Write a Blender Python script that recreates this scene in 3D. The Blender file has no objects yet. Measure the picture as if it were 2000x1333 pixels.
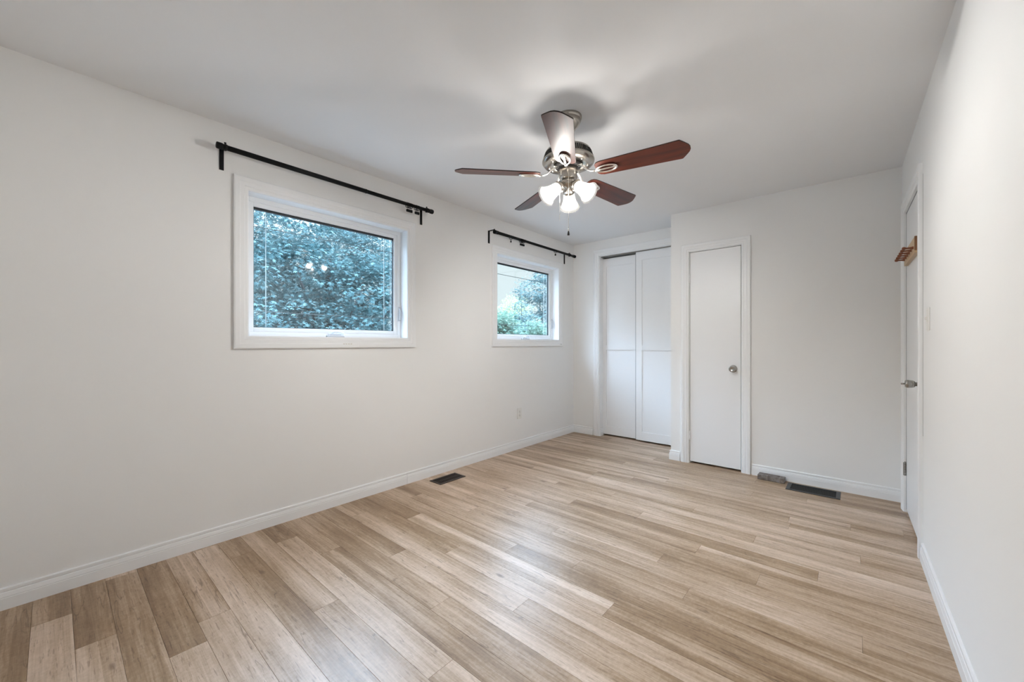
import bpy, bmesh, math, random
from mathutils import Vector, Matrix, noise
random.seed(7)
sc = bpy.context.scene
C = sc.collection
R = math.radians
PI = math.pi

# ------------------------------------------------------------------ camera, sky, exposure
cam_d = bpy.data.cameras.new('camera')
cam = bpy.data.objects.new('camera', cam_d)
C.objects.link(cam)
cam.location = (0, 0, 1.152)
cam.rotation_euler = (R(90), 0, R(40.88))
cam_d.sensor_width = 36
cam_d.lens = 13.95
cam_d.shift_y = 0.00275
cam_d.clip_start = 0.02
sc.camera = cam
sc.view_settings.view_transform = 'Standard'
sc.view_settings.look = 'None'
sc.view_settings.gamma = 1
sc.view_settings.use_curve_mapping = False
sc.view_settings.exposure = 0.06

SKY_LOW, SKY_HIGH = 1.2, 27.0          # overcast sky: dim at the horizon, bright overhead
BULB = 2420.0                           # radiance of the three lamp bulbs
w = bpy.data.worlds.new('overcast_sky')
sc.world = w
w.use_nodes = True
nt = w.node_tree
bg = nt.nodes['Background']
tc = nt.nodes.new('ShaderNodeTexCoord')
sx = nt.nodes.new('ShaderNodeSeparateXYZ')
mr = nt.nodes.new('ShaderNodeMapRange')
mr.inputs[1].default_value, mr.inputs[2].default_value = 0.22, 0.55
mr.inputs[3].default_value, mr.inputs[4].default_value = SKY_LOW, SKY_HIGH
nt.links.new(tc.outputs['Generated'], sx.inputs[0])
nt.links.new(sx.outputs['Z'], mr.inputs[0])
nt.links.new(mr.outputs[0], bg.inputs['Strength'])
hz = nt.nodes.new('ShaderNodeMix')         # white haze low down, bluish cloud above
hz.data_type = 'RGBA'
hm = nt.nodes.new('ShaderNodeMapRange')
hm.inputs[1].default_value, hm.inputs[2].default_value = 0.20, 0.36
nt.links.new(sx.outputs['Z'], hm.inputs[0])
nt.links.new(hm.outputs[0], hz.inputs[0])
hz.inputs[6].default_value = (1.0, 0.975, 0.90, 1)
hz.inputs[7].default_value = (0.76, 0.85, 1.0, 1)
nt.links.new(hz.outputs[2], bg.inputs['Color'])

# ------------------------------------------------------------------ materials
def mat(name, col, rough=0.5, metal=0.0, spec=0.5, bump=None, coat=0.0, coat_rough=0.1, aniso=0.0):
    m = bpy.data.materials.new(name)
    m.use_nodes = True
    b = m.node_tree.nodes['Principled BSDF']
    b.inputs['Base Color'].default_value = (*col, 1)
    b.inputs['Roughness'].default_value = rough
    b.inputs['Metallic'].default_value = metal
    b.inputs['Specular IOR Level'].default_value = spec
    b.inputs['Coat Weight'].default_value = coat
    b.inputs['Coat Roughness'].default_value = coat_rough
    if bump:
        n = m.node_tree
        t = n.nodes.new('ShaderNodeTexCoord')
        ns = n.nodes.new('ShaderNodeTexNoise')
        ns.inputs['Scale'].default_value = bump[0]
        ns.inputs['Detail'].default_value = 3
        bp = n.nodes.new('ShaderNodeBump')
        bp.inputs['Strength'].default_value = bump[1]
        bp.inputs['Distance'].default_value = 0.002
        n.links.new(t.outputs['Object'], ns.inputs['Vector'])
        n.links.new(ns.outputs['Fac'], bp.inputs['Height'])
        n.links.new(bp.outputs['Normal'], b.inputs['Normal'])
    return m

def N(m, kind, **kw):
    n = m.node_tree.nodes.new(kind)
    for k, v in kw.items():
        if k in n.inputs:
            n.inputs[k].default_value = v
        else:
            setattr(n, k, v)
    return n

def ramp(m, stops):
    r = m.node_tree.nodes.new('ShaderNodeValToRGB')
    e = r.color_ramp.elements
    while len(e) < len(stops):
        e.new(0.5)
    for el, (p, c) in zip(e, stops):
        el.position = p
        el.color = (*c, 1)
    return r

M_wall = mat('warm_white_wall_paint', (0.87, 0.86, 0.845), 0.75, bump=(140, 0.08), spec=0.25)
M_ceil = mat('ceiling_paint', (0.86, 0.86, 0.865), 0.85, bump=(120, 0.08), spec=0.2)
M_trim = mat('white_trim_paint', (0.88, 0.88, 0.88), 0.38)
M_door = mat('white_door_paint', (0.88, 0.88, 0.885), 0.36)
M_vinyl = mat('white_window_vinyl', (0.88, 0.89, 0.90), 0.32)
M_black = mat('black_rod_metal', (0.004, 0.004, 0.0045), 0.55, spec=0.2)
M_nickel = mat('brushed_nickel', (0.46, 0.425, 0.38), 0.27, 1.0, bump=(90, 0.05))
M_silver = mat('polished_silver', (0.86, 0.84, 0.80), 0.22, 1.0)
M_dark = mat('dark_void', (0.012, 0.011, 0.010), 0.7)
M_plastic = mat('white_plate_plastic', (0.82, 0.80, 0.76), 0.35)
M_steel = mat('steel_knob', (0.40, 0.385, 0.36), 0.24, 1.0)
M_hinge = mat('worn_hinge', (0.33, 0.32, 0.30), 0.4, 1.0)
M_bronze = mat('dark_bronze_register', (0.030, 0.018, 0.014), 0.38, 0.4)
M_reg = mat('dark_grey_register', (0.050, 0.054, 0.056), 0.4, 0.5)
M_grille = mat('pale_window_grille', (0.72, 0.74, 0.72), 0.35, 0.6)
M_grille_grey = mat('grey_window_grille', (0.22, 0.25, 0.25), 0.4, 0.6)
M_crank = mat('window_hardware_white', (0.66, 0.67, 0.69), 0.4)
M_bark = mat('tree_bark', (0.030, 0.034, 0.034), 0.9, bump=(20, 0.5))
M_seal_shade = mat('dark_seal_and_shadow', (0.02, 0.025, 0.03), 0.5)  # glazing seal, and the painted shadow line under the crank
M_wrack = mat('pale_rack_wood', (0.55, 0.38, 0.22), 0.4)

def wood(name, c0, c1, scale, rough, axis='X', spec=0.5, coat=0.0, stretch=14, coat_rough=0.12):
    m = mat(name, c0, rough, spec=spec, coat=coat, coat_rough=coat_rough)
    b = m.node_tree.nodes['Principled BSDF']
    t = N(m, 'ShaderNodeTexCoord')
    mp = N(m, 'ShaderNodeMapping')
    s = [scale * stretch] * 3
    s['XYZ'.index(axis)] = scale
    mp.inputs['Scale'].default_value = s
    n1 = N(m, 'ShaderNodeTexNoise', Scale=1.0, Detail=5.0, Roughness=0.62)
    r = ramp(m, [(0.3, c0), (0.72, c1)])
    L = m.node_tree.links
    L.new(t.outputs['Object'], mp.inputs['Vector'])
    L.new(mp.outputs[0], n1.inputs['Vector'])
    L.new(n1.outputs['Fac'], r.inputs[0])
    L.new(r.outputs[0], b.inputs['Base Color'])
    return m

M_blade = wood('cherry_blade', (0.038, 0.005, 0.0025), (0.112, 0.019, 0.006), 3.0, 0.42, 'X', spec=0.42, coat=0.22, coat_rough=0.34)
M_bladeedge = mat('dark_blade_edge', (0.012, 0.006, 0.005), 0.5)
M_peg = wood('red_brown_peg_wood', (0.16, 0.045, 0.018), (0.26, 0.085, 0.035), 8.0, 0.35, 'X')
M_rackend = wood('brown_rack_end', (0.17, 0.075, 0.03), (0.27, 0.13, 0.06), 9.0, 0.45, 'Z')

# grey-brown block
M_block = mat('weathered_block', (0.2, 0.17, 0.15), 0.7, bump=(60, 0.4))
_b = M_block.node_tree.nodes['Principled BSDF']
_t = N(M_block, 'ShaderNodeTexCoord'); _n = N(M_block, 'ShaderNodeTexNoise', Scale=26.0, Detail=5.0)
_r = ramp(M_block, [(0.32, (0.105, 0.075, 0.060)), (0.55, (0.20, 0.17, 0.15)), (0.75, (0.31, 0.30, 0.29))])
M_block.node_tree.links.new(_t.outputs['Object'], _n.inputs['Vector'])
M_block.node_tree.links.new(_n.outputs['Fac'], _r.inputs[0])
M_block.node_tree.links.new(_r.outputs[0], _b.inputs['Base Color'])

def floor_material():
    m = mat('oak_laminate', (0.4, 0.3, 0.2), 0.34, spec=0.9)
    L = m.node_tree.links
    b = m.node_tree.nodes['Principled BSDF']
    t = N(m, 'ShaderNodeTexCoord')
    a = N(m, 'ShaderNodeAttribute', attribute_name='seed')
    tn = N(m, 'ShaderNodeAttribute', attribute_name='tone')
    off = N(m, 'ShaderNodeVectorMath', operation='MULTIPLY_ADD')
    L.new(a.outputs['Fac'], off.inputs[0])
    off.inputs[1].default_value = (37.0, 11.0, 5.0)
    L.new(t.outputs['Object'], off.inputs[2])
    def stretched(sxv, syv, detail, rough, dist=0.0):
        mp = N(m, 'ShaderNodeMapping')
        mp.inputs['Scale'].default_value = (sxv, syv, 1)
        L.new(off.outputs[0], mp.inputs['Vector'])
        n = N(m, 'ShaderNodeTexNoise', Scale=1.0, Detail=detail, Roughness=rough, Distortion=dist)
        L.new(mp.outputs[0], n.inputs['Vector'])
        return n
    n_band = stretched(0.7, 11.0, 3.0, 0.5, 0.4)     # broad light and dark strips along a board
    n_grain = stretched(3.2, 75.0, 6.0, 0.7, 0.6)    # fine grain
    n_saw = stretched(90.0, 60.0, 3.0, 0.65)          # cross saw marks and mottling
    n_crack = stretched(1.6, 17.0, 3.0, 0.5, 0.25)   # long thin dark cracks
    n_cmask = stretched(2.6, 7.0, 2.0, 0.5)
    n_blot = stretched(3.2, 8.0, 4.0, 0.6)           # blotches
    def math_(op, x, y=None, z=None):
        k = N(m, 'ShaderNodeMath', operation=op)
        for i, v in enumerate((x, y, z)):
            if v is None: continue
            if isinstance(v, (int, float)): k.inputs[i].default_value = v
            else: L.new(v, k.inputs[i])
        return k.outputs[0]
    s = math_('MULTIPLY_ADD', n_band.outputs['Fac'], 0.76, -0.38)
    s = math_('MULTIPLY_ADD', n_blot.outputs['Fac'], 0.34, s)
    s = math_('MULTIPLY_ADD', n_grain.outputs['Fac'], 0.66, s)
    s = math_('MULTIPLY_ADD', n_saw.outputs['Fac'], 0.26, s)
    # each board is printed as two strips of their own tone
    yy = N(m, 'ShaderNodeAttribute', attribute_name='edge')
    sp = N(m, 'ShaderNodeSeparateXYZ'); L.new(t.outputs['Object'], sp.inputs[0])
    vv = math_('DIVIDE', math_('SUBTRACT', sp.outputs['Y'], yy.outputs['Fac']), 0.1128)
    vv = math_('FLOOR', math_('ADD', math_('MULTIPLY', vv, 2.0), math_('MULTIPLY', math_('SUBTRACT', math_('FRACT', math_('MULTIPLY', a.outputs['Fac'], 7.3)), 0.5), 0.7)))
    cb = N(m, 'ShaderNodeCombineXYZ'); L.new(a.outputs['Fac'], cb.inputs[0]); L.new(vv, cb.inputs[1])
    wn = N(m, 'ShaderNodeTexWhiteNoise', noise_dimensions='3D'); L.new(cb.outputs[0], wn.inputs['Vector'])
    s = math_('MULTIPLY_ADD', math_('SUBTRACT', wn.outputs['Value'], 0.5), 0.20, s)
    s = math_('ADD', s, tn.outputs['Fac'])
    s = math_('ADD', s, -0.19)
    r = ramp(m, [(0.10, (0.190, 0.102, 0.046)), (0.32, (0.345, 0.225, 0.125)), (0.50, (0.512, 0.370, 0.255)),
                 (0.70, (0.685, 0.530, 0.412)), (0.90, (0.814, 0.680, 0.560))])
    L.new(s, r.inputs[0])
    ck = math_('ABSOLUTE', math_('SUBTRACT', n_crack.outputs['Fac'], 0.5))
    ck = math_('DIVIDE', ck, 0.011)
    ms = math_('MULTIPLY', math_('SUBTRACT', 0.60, n_cmask.outputs['Fac']), 9.0)
    ms = math_('MAXIMUM', ms, 0.0)
    ck = math_('MINIMUM', math_('ADD', ck, ms), 1.0)
    cr = ramp(m, [(0.0, (0.40, 0.34, 0.29)), (1.0, (1, 1, 1))])
    L.new(ck, cr.inputs[0])
    mx = N(m, 'ShaderNodeMix', data_type='RGBA', blend_type='MULTIPLY')
    mx.inputs[0].default_value = 0.8
    L.new(r.outputs[0], mx.inputs[6]); L.new(cr.outputs[0], mx.inputs[7])
    # short dark pores along the grain
    n_pore = stretched(16.0, 150.0, 2.0, 0.5)
    pr_ = ramp(m, [(0.30, (0.60, 0.54, 0.48)), (0.40, (1, 1, 1))])
    L.new(n_pore.outputs['Fac'], pr_.inputs[0])
    mp_ = N(m, 'ShaderNodeMix', data_type='RGBA', blend_type='MULTIPLY')
    mp_.inputs[0].default_value = 0.8
    L.new(mx.outputs[2], mp_.inputs[6]); L.new(pr_.outputs[0], mp_.inputs[7])
    mx = mp_
    # knots
    mpk = N(m, 'ShaderNodeMapping'); mpk.inputs['Scale'].default_value = (2.1, 5.2, 1)
    L.new(off.outputs[0], mpk.inputs['Vector'])
    vk = N(m, 'ShaderNodeTexVoronoi', Scale=1.0, feature='F1')
    L.new(mpk.outputs[0], vk.inputs['Vector'])
    kr = ramp(m, [(0.02, (0.28, 0.22, 0.18)), (0.075, (1, 1, 1))])
    L.new(vk.outputs['Distance'], kr.inputs[0])
    mk = N(m, 'ShaderNodeMix', data_type='RGBA', blend_type='MULTIPLY')
    mk.inputs[0].default_value = 0.8
    L.new(mx.outputs[2], mk.inputs[6]); L.new(kr.outputs[0], mk.inputs[7])
    L.new(mk.outputs[2], b.inputs['Base Color'])
    rr = math_('MULTIPLY_ADD', n_grain.outputs['Fac'], 0.09, 0.325)
    L.new(rr, b.inputs['Roughness'])
    bp = N(m, 'ShaderNodeBump'); bp.inputs['Strength'].default_value = 0.12; bp.inputs['Distance'].default_value = 0.002
    L.new(n_grain.outputs['Fac'], bp.inputs['Height'])
    L.new(bp.outputs['Normal'], b.inputs['Normal'])
    return m
M_floor = floor_material()
M_subfloor = mat('dark_plank_seam', (0.10, 0.066, 0.045), 0.7)

def glass_material():
    m = bpy.data.materials.new('tinted_double_glazing')
    m.use_nodes = True
    n = m.node_tree; n.nodes.clear()
    out = n.nodes.new('ShaderNodeOutputMaterial')
    tr = n.nodes.new('ShaderNodeBsdfTransparent'); tr.inputs[0].default_value = (0.80, 0.89, 0.945, 1)
    gl = n.nodes.new('ShaderNodeBsdfGlossy'); gl.inputs['Roughness'].default_value = 0.0
    fr = n.nodes.new('ShaderNodeFresnel'); fr.inputs['IOR'].default_value = 2.0
    mx = n.nodes.new('ShaderNodeMixShader')
    ge = n.nodes.new('ShaderNodeNewGeometry')
    one = n.nodes.new('ShaderNodeMath'); one.operation = 'SUBTRACT'; one.inputs[0].default_value = 1.0
    n.links.new(ge.outputs['Backfacing'], one.inputs[1])
    mu = n.nodes.new('ShaderNodeMath'); mu.operation = 'MULTIPLY'
    n.links.new(fr.outputs[0], mu.inputs[0]); n.links.new(one.outputs[0], mu.inputs[1])
    n.links.new(mu.outputs[0], mx.inputs[0]); n.links.new(tr.outputs[0], mx.inputs[1]); n.links.new(gl.outputs[0], mx.inputs[2])
    n.links.new(mx.outputs[0], out.inputs[0])
    return m
M_glass = glass_material()

def shade_material():
    m = bpy.data.materials.new('frosted_lamp_glass')
    m.use_nodes = True
    n = m.node_tree; n.nodes.clear()
    out = n.nodes.new('ShaderNodeOutputMaterial')
    tr = n.nodes.new('ShaderNodeBsdfTransparent'); tr.inputs[0].default_value = (0.245, 0.243, 0.240, 1)
    tl = n.nodes.new('ShaderNodeBsdfTranslucent'); tl.inputs[0].default_value = (0.90, 0.89, 0.87, 1)
    df = n.nodes.new('ShaderNodeBsdfDiffuse'); df.inputs[0].default_value = (0.88, 0.87, 0.86, 1)
    m1 = n.nodes.new('ShaderNodeMixShader'); m1.inputs[0].default_value = 0.5
    m2 = n.nodes.new('ShaderNodeMixShader'); m2.inputs[0].default_value = 0.04
    n.links.new(tl.outputs[0], m1.inputs[1]); n.links.new(df.outputs[0], m1.inputs[2])
    n.links.new(tr.outputs[0], m2.inputs[1]); n.links.new(m1.outputs[0], m2.inputs[2])
    n.links.new(m2.outputs[0], out.inputs[0])
    return m
M_shade = shade_material()

def emit(name, col, s):
    m = bpy.data.materials.new(name); m.use_nodes = True
    n = m.node_tree; n.nodes.clear()
    out = n.nodes.new('ShaderNodeOutputMaterial'); e = n.nodes.new('ShaderNodeEmission')
    e.inputs[0].default_value = (*col, 1); e.inputs[1].default_value = s
    n.links.new(e.outputs[0], out.inputs[0])
    return m
M_bulb = emit('lit_bulb', (1.0, 0.985, 0.955), BULB)

def leaf_material(name, ca, cb, cc):
    m = mat(name, ca, 0.6, spec=0.08)
    b = m.node_tree.nodes['Principled BSDF']
    a = N(m, 'ShaderNodeAttribute', attribute_name='seed')
    r = ramp(m, [(0.0, ca), (0.6, cb), (1.0, cc)])
    m.node_tree.links.new(a.outputs['Fac'], r.inputs[0])
    m.node_tree.links.new(r.outputs[0], b.inputs['Base Color'])
    tl = N(m, 'ShaderNodeBsdfTranslucent')
    m.node_tree.links.new(r.outputs[0], tl.inputs[0])
    mx = N(m, 'ShaderNodeMixShader'); mx.inputs[0].default_value = 0.3
    out = m.node_tree.nodes['Material Output']
    m.node_tree.links.new(b.outputs[0], mx.inputs[1]); m.node_tree.links.new(tl.outputs[0], mx.inputs[2])
    m.node_tree.links.new(mx.outputs[0], out.inputs[0])
    return m
M_leaf_blue = leaf_material('blue_grey_leaves', (0.058, 0.118, 0.124), (0.088, 0.165, 0.172), (0.150, 0.245, 0.235))
M_leaf_teal = leaf_material('teal_green_leaves', (0.050, 0.100, 0.105), (0.090, 0.160, 0.162), (0.150, 0.235, 0.225))
M_leaf_yel = leaf_material('yellow_green_leaves', (0.22, 0.27, 0.15), (0.33, 0.36, 0.20), (0.43, 0.43, 0.26))
M_leaf_grn = leaf_material('mid_green_leaves', (0.085, 0.155, 0.120), (0.140, 0.230, 0.175), (0.215, 0.310, 0.240))
M_ground = mat('dark_paving', (0.085, 0.09, 0.09), 0.9, bump=(30, 0.6))

# ------------------------------------------------------------------ mesh helpers
class MB:
    """collects shapes into one bmesh; build() links it as ONE mesh object"""
    def __init__(s): s.bm = bmesh.new(); s.mi = 0
    def _tag(s, faces, smooth=False):
        for f in faces: f.material_index = s.mi; f.smooth = smooth
    def box(s, x0, x1, y0, y1, z0, z1, bev=0.0, seg=2):
        x0, x1 = min(x0, x1), max(x0, x1); y0, y1 = min(y0, y1), max(y0, y1); z0, z1 = min(z0, z1), max(z0, z1)
        v = [s.bm.verts.new(p) for p in ((x0,y0,z0),(x1,y0,z0),(x1,y1,z0),(x0,y1,z0),(x0,y0,z1),(x1,y0,z1),(x1,y1,z1),(x0,y1,z1))]
        fs = [s.bm.faces.new([v[i] for i in q]) for q in ((0,3,2,1),(4,5,6,7),(0,1,5,4),(1,2,6,5),(2,3,7,6),(3,0,4,7))]
        s._tag(fs)
        if bev > 0:
            es = list({e for f in fs for e in f.edges})
            r = bmesh.ops.bevel(s.bm, geom=es, offset=bev, segments=seg, profile=0.5, affect='EDGES')
            s._tag(r['faces'], True)
        return s
    def lathe(s, prof, mtx=Matrix(), n=48, cap=True, smooth=True):
        rings = []
        for (r, z) in prof:
            rings.append([s.bm.verts.new(mtx @ Vector((r*math.cos(2*PI*i/n), r*math.sin(2*PI*i/n), z))) for i in range(n)])
        fs = []
        for a, b in zip(rings, rings[1:]):
            for i in range(n):
                fs.append(s.bm.faces.new((a[i], a[(i+1) % n], b[(i+1) % n], b[i])))
        s._tag(fs, smooth)
        if cap:
            cf = []
            if prof[0][0] > 1e-5: cf.append(s.bm.faces.new(list(reversed(rings[0]))))
            if prof[-1][0] > 1e-5: cf.append(s.bm.faces.new(rings[-1]))
            s._tag(cf)
        return s
    def tube(s, pts, r, n=12, cap=True, closed=False, flat=None):
        pts = [Vector(p) for p in pts]
        rr = r if isinstance(r, (list, tuple)) else [r]*len(pts)
        rings = []; up = None
        m = len(pts)
        for i, p in enumerate(pts):
            if closed: d = (pts[(i+1) % m] - pts[i-1]).normalized()
            else: d = (pts[min(i+1, m-1)] - pts[max(i-1, 0)]).normalized()
            if up is None:
                up = Vector((0, 0, 1)) if abs(d.z) < 0.9 else Vector((1, 0, 0))
            a = d.cross(up).normalized(); b = a.cross(d).normalized(); up = b
            k = 1.0 if flat is None else flat
            rings.append([s.bm.verts.new(p + rr[i]*(math.cos(2*PI*j/n)*a + k*math.sin(2*PI*j/n)*b)) for j in range(n)])
        fs = []
        prs = list(zip(rings, rings[1:])) + ([(rings[-1], rings[0])] if closed else [])
        for a, b in prs:
            for i in range(n):
                fs.append(s.bm.faces.new((a[i], a[(i+1) % n], b[(i+1) % n], b[i])))
        s._tag(fs, True)
        if cap and not closed:
            s._tag([s.bm.faces.new(list(reversed(rings[0]))), s.bm.faces.new(rings[-1])])
        return s
    def prism(s, outline, z0, z1, mtx=Matrix(), bev=0.0):
        lo = [s.bm.verts.new(mtx @ Vector((x, y, z0))) for x, y in outline]
        hi = [s.bm.verts.new(mtx @ Vector((x, y, z1))) for x, y in outline]
        n = len(lo)
        f = [s.bm.faces.new(list(reversed(lo))), s.bm.faces.new(hi)]
        sd = [s.bm.faces.new((lo[i], lo[(i+1) % n], hi[(i+1) % n], hi[i])) for i in range(n)]
        s._tag(f + sd)
        return f, sd
    def sweep(s, prof, path_pts, frame):
        """sweep a 2D profile along straight stations: frame(i, u, v) -> point"""
        rings = [[s.bm.verts.new(frame(i, u, v)) for (u, v) in prof] for i in range(len(path_pts))]
        n = len(prof); fs = []
        for a, b in zip(rings, rings[1:]):
            for j in range(n):
                fs.append(s.bm.faces.new((a[j], a[(j+1) % n], b[(j+1) % n], b[j])))
        fs.append(s.bm.faces.new(list(reversed(rings[0])))); fs.append(s.bm.faces.new(rings[-1]))
        s._tag(fs)
        return s
    def build(s, name, mats, parent=None, loc=(0, 0, 0), rotz=0.0):
        bmesh.ops.recalc_face_normals(s.bm, faces=s.bm.faces)
        me = bpy.data.meshes.new(name)
        s.bm.to_mesh(me); s.bm.free()
        for m in (mats if isinstance(mats, (list, tuple)) else [mats]): me.materials.append(m)
        o = bpy.data.objects.new(name, me)
        C.objects.link(o)
        o.location = loc; o.rotation_euler = (0, 0, rotz)
        if parent: o.parent = parent
        return o

def tag(o, label, cat, group=None, kind=None):
    o['label'] = label; o['category'] = cat
    if group: o['group'] = group
    if kind: o['kind'] = kind
    return o

def thing(name, label, cat, loc=(0, 0, 0), rotz=0.0, group=None, kind=None):
    o = bpy.data.objects.new(name, None)
    C.objects.link(o)
    o.empty_display_size = 0.1
    o.location = loc; o.rotation_euler = (0, 0, rotz)
    return tag(o, label, cat, group, kind)

def copy_tree(o, parent=None):
    c = o.copy(); C.objects.link(c)
    if parent: c.parent = parent
    for ch in list(o.children): copy_tree(ch, c)
    return c

def wall_mesh(along, face, back, a0, a1, z0, z1, holes):
    """wall slab with rectangular openings; along = 'x' or 'y'; face/back = coordinates across"""
    mb = MB()
    us = sorted({a0, a1, *[h[0] for h in holes], *[h[1] for h in holes]})
    zs = sorted({z0, z1, *[h[2] for h in holes], *[h[3] for h in holes]})
    inside = lambda u, z: any(h[0] < u < h[1] and h[2] < z < h[3] for h in holes)
    bm = mb.bm
    cell = {}
    V = {}
    def vert(u, z, d):
        k = (u, z, d)
        if k not in V:
            V[k] = bm.verts.new((d, u, z) if along == 'y' else (u, d, z))
        return V[k]
    nU, nZ = len(us)-1, len(zs)-1
    solid = lambda i, j: 0 <= i < nU and 0 <= j < nZ and not inside((us[i]+us[i+1])/2, (zs[j]+zs[j+1])/2)
    for i in range(nU):
        for j in range(nZ):
            if not solid(i, j): continue
            u0, u1, q0, q1 = us[i], us[i+1], zs[j], zs[j+1]
            for d in (face, back):
                bm.faces.new((vert(u0,q0,d), vert(u1,q0,d), vert(u1,q1,d), vert(u0,q1,d)))
            for di, dj, e in ((-1,0,(u0,q0,u0,q1)), (1,0,(u1,q0,u1,q1)), (0,-1,(u0,q0,u1,q0)), (0,1,(u0,q1,u1,q1))):
                if not solid(i+di, j+dj):
                    bm.faces.new((vert(e[0],e[1],face), vert(e[2],e[3],face), vert(e[2],e[3],back), vert(e[0],e[1],back)))
    return mb

# ------------------------------------------------------------------ room dimensions
XL = -2.795            # left wall face
YC = 4.46              # closet (alcove) wall face
YF = 4.033             # far wall face (boxed out in front of the alcove)
XB = -1.393            # left side of the boxed out wall
YR = -0.36             # rear wall, behind the camera
H = 2.44
RX, RY, RA = 0.257, 4.033, R(0.9)      # right wall: far corner and its slight skew
def right_x(y): return RX + (RY - y)*math.tan(RA)

# floor -------------------------------------------------------------
def build_floor():
    mb = MB()
    mb.mi = 1
    mb.box(XL-0.02, 0.36, YR-0.02, 5.05, -0.05, -0.0015)
    me_tone, me_seed = {}, {}
    mb.mi = 0
    W_, Y0, LEN, G = 0.1128, 0.052, 1.42, 0.0007
    ends = {-1:-2.53, 0:-2.22, 1:-2.75, 2:-1.90, 3:-2.05, 4:-1.35, 5:-2.53, 6:-1.76, 7:-2.53, 8:-2.21, 9:-1.393, 10:-1.904,
            11:-2.535, 12:-1.703, 13:-2.23, 14:-1.466, 15:-1.10, 16:-0.59, 17:-1.40, 18:-0.793, 19:-0.36, 20:-0.667,
            21:-0.14, 22:-1.098, 23:-0.449, 24:-1.40, 25:-0.85, 26:-0.316, 27:-1.75, 28:-0.023, 29:-1.2, 30:-0.6}
    tones = {(-1,0):-0.10, (-1,1):0.14, (0,0):-0.19, (0,1):0.10, (1,1):-0.02, (2,0):-0.24, (2,1):0.08, (3,0):0.10, (5,1):-0.05, (4,0):0.02,
             (-2,0):-0.15, (5,0):-0.08, (6,0):0.02, (7,0):-0.17, (7,1):0.04, (9,0):0.0, (10,0):-0.10, (11,0):0.0, (13,0):-0.16, (13,1):0.10}
    rnd = random.Random(3)
    k = -5
    rows = []
    for nm in ('tone', 'seed', 'edge'): mb.bm.faces.layers.float.new(nm)
    lay_t, lay_s, lay_e = (mb.bm.faces.layers.float[nm] for nm in ('tone', 'seed', 'edge'))
    while True:
        y0, y1 = Y0 + W_*k, Y0 + W_*(k+1)
        if y0 > 5.0: break
        e = ends.get(k, -2.5 + ((k*0.53) % 1.42))
        xs = [e]
        while xs[0] > XL: xs.insert(0, xs[0]-LEN)
        while xs[-1] < 0.34: xs.append(xs[-1]+LEN)
        for i in range(len(xs)-1):
            a, b = max(xs[i], XL-0.015), min(xs[i+1], 0.34)
            if b - a < 0.01: continue
            n0 = len(mb.bm.faces)
            v = [mb.bm.verts.new(p) for p in ((a+G,y0+G,0),(b-G,y0+G,0),(b-G,y1-G,0),(a+G,y1-G,0),
                 (a,y0,-0.0018),(b,y0,-0.0018),(b,y1,-0.0018),(a,y1,-0.0018))]
            fs = [mb.bm.faces.new(v[:4])] + [mb.bm.faces.new((v[q], v[4+q], v[4+(q+1) % 4], v[(q+1) % 4])) for q in range(4)]
            t = tones.get((k, i), rnd.uniform(-0.085, 0.085)); sd = rnd.random()*9
            for f in fs: f[lay_t] = t; f[lay_s] = sd; f[lay_e] = y0; f.material_index = 0
        k += 1
    o = mb.build('floor', [M_floor, M_subfloor])
    return tag(o, 'light oak plank floor running across the whole room', 'floor', kind='structure')
build_floor()

# ceiling -------------------------------------------------------------
o = MB().box(XL-0.22, 0.6, YR-0.2, 5.2, H, H+0.12).build('ceiling', M_ceil)
tag(o, 'flat off-white ceiling above the whole room', 'ceiling', kind='structure')

o = MB().box(XL-0.52, XL-0.22, -6, 9, H+0.02, H+0.14).build('sky_blocker', M_trim)  # unseen slab added to keep high sky light off the window sills
tag(o, 'added slab outside above the windows, unseen, blocking high sky light', 'light blocker', kind='structure')
# walls ---------------------------------------------------------------
WIN = [(0.770, 1.909), (2.983, 4.110)]
WZ0, WZ1 = 1.195, 2.089
o = wall_mesh('y', XL, XL-0.135, YR-0.2, 5.2, -0.05, H, [(a, b, WZ0, WZ1) for a, b in WIN]).build('wall_left', M_wall)
tag(o, 'long white left wall holding both windows', 'wall', kind='structure')
CL0, CL1, CLZ = -2.425, -1.30, 2.255           # closet opening
o = wall_mesh('x', YC, YC+0.13, XL, XB+0.15, 0, H, [(CL0, CL1, 0, CLZ)]).build('wall_closet', M_wall)
tag(o, 'white alcove wall around the sliding closet doors', 'wall', kind='structure')
D0, D1, DZ = -1.228, -0.762, 2.05              # narrow door opening
o = wall_mesh('x', YF, YF+0.12, XB, RX+0.25, 0, H, [(D0, D1, 0, DZ)]).build('wall_far', M_wall)
tag(o, 'boxed-out white far wall around the narrow door', 'wall', kind='structure')
o = MB().box(XB, XB+0.10, YF+0.12, YC+0.001, 0, H).build('wall_return', M_wall)
tag(o, 'short return wall between boxed-out far wall and closet alcove', 'wall', kind='structure')
o = MB().box(XB+0.15, RX+0.25, 5.02, 5.12, 0, H).build('wall_store', M_wall)
tag(o, 'unseen back of the closet behind the narrow door', 'wall', kind='structure')
o = MB().box(XL, XB+0.3, 5.02, 5.12, 0, H).build('wall_closet_back', M_wall)
tag(o, 'unseen back of the closet behind the sliding doors', 'wall', kind='structure')
o = MB().box(XB+0.10, XB+0.15, YC+0.13, 5.02, 0, H).build('wall_closet_side', M_wall)
tag(o, 'unseen partition between the two closets', 'wall', kind='structure')
o = MB().box(XL-0.1, 0.6, YR-0.12, YR, 0, H).build('wall_rear', M_wall)
tag(o, 'white wall behind the camera', 'wall', kind='structure')
o = MB().box(RX+0.13, RX+0.25, YF+0.12, 5.02, 0, H).build('wall_store_side', M_wall)
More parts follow.
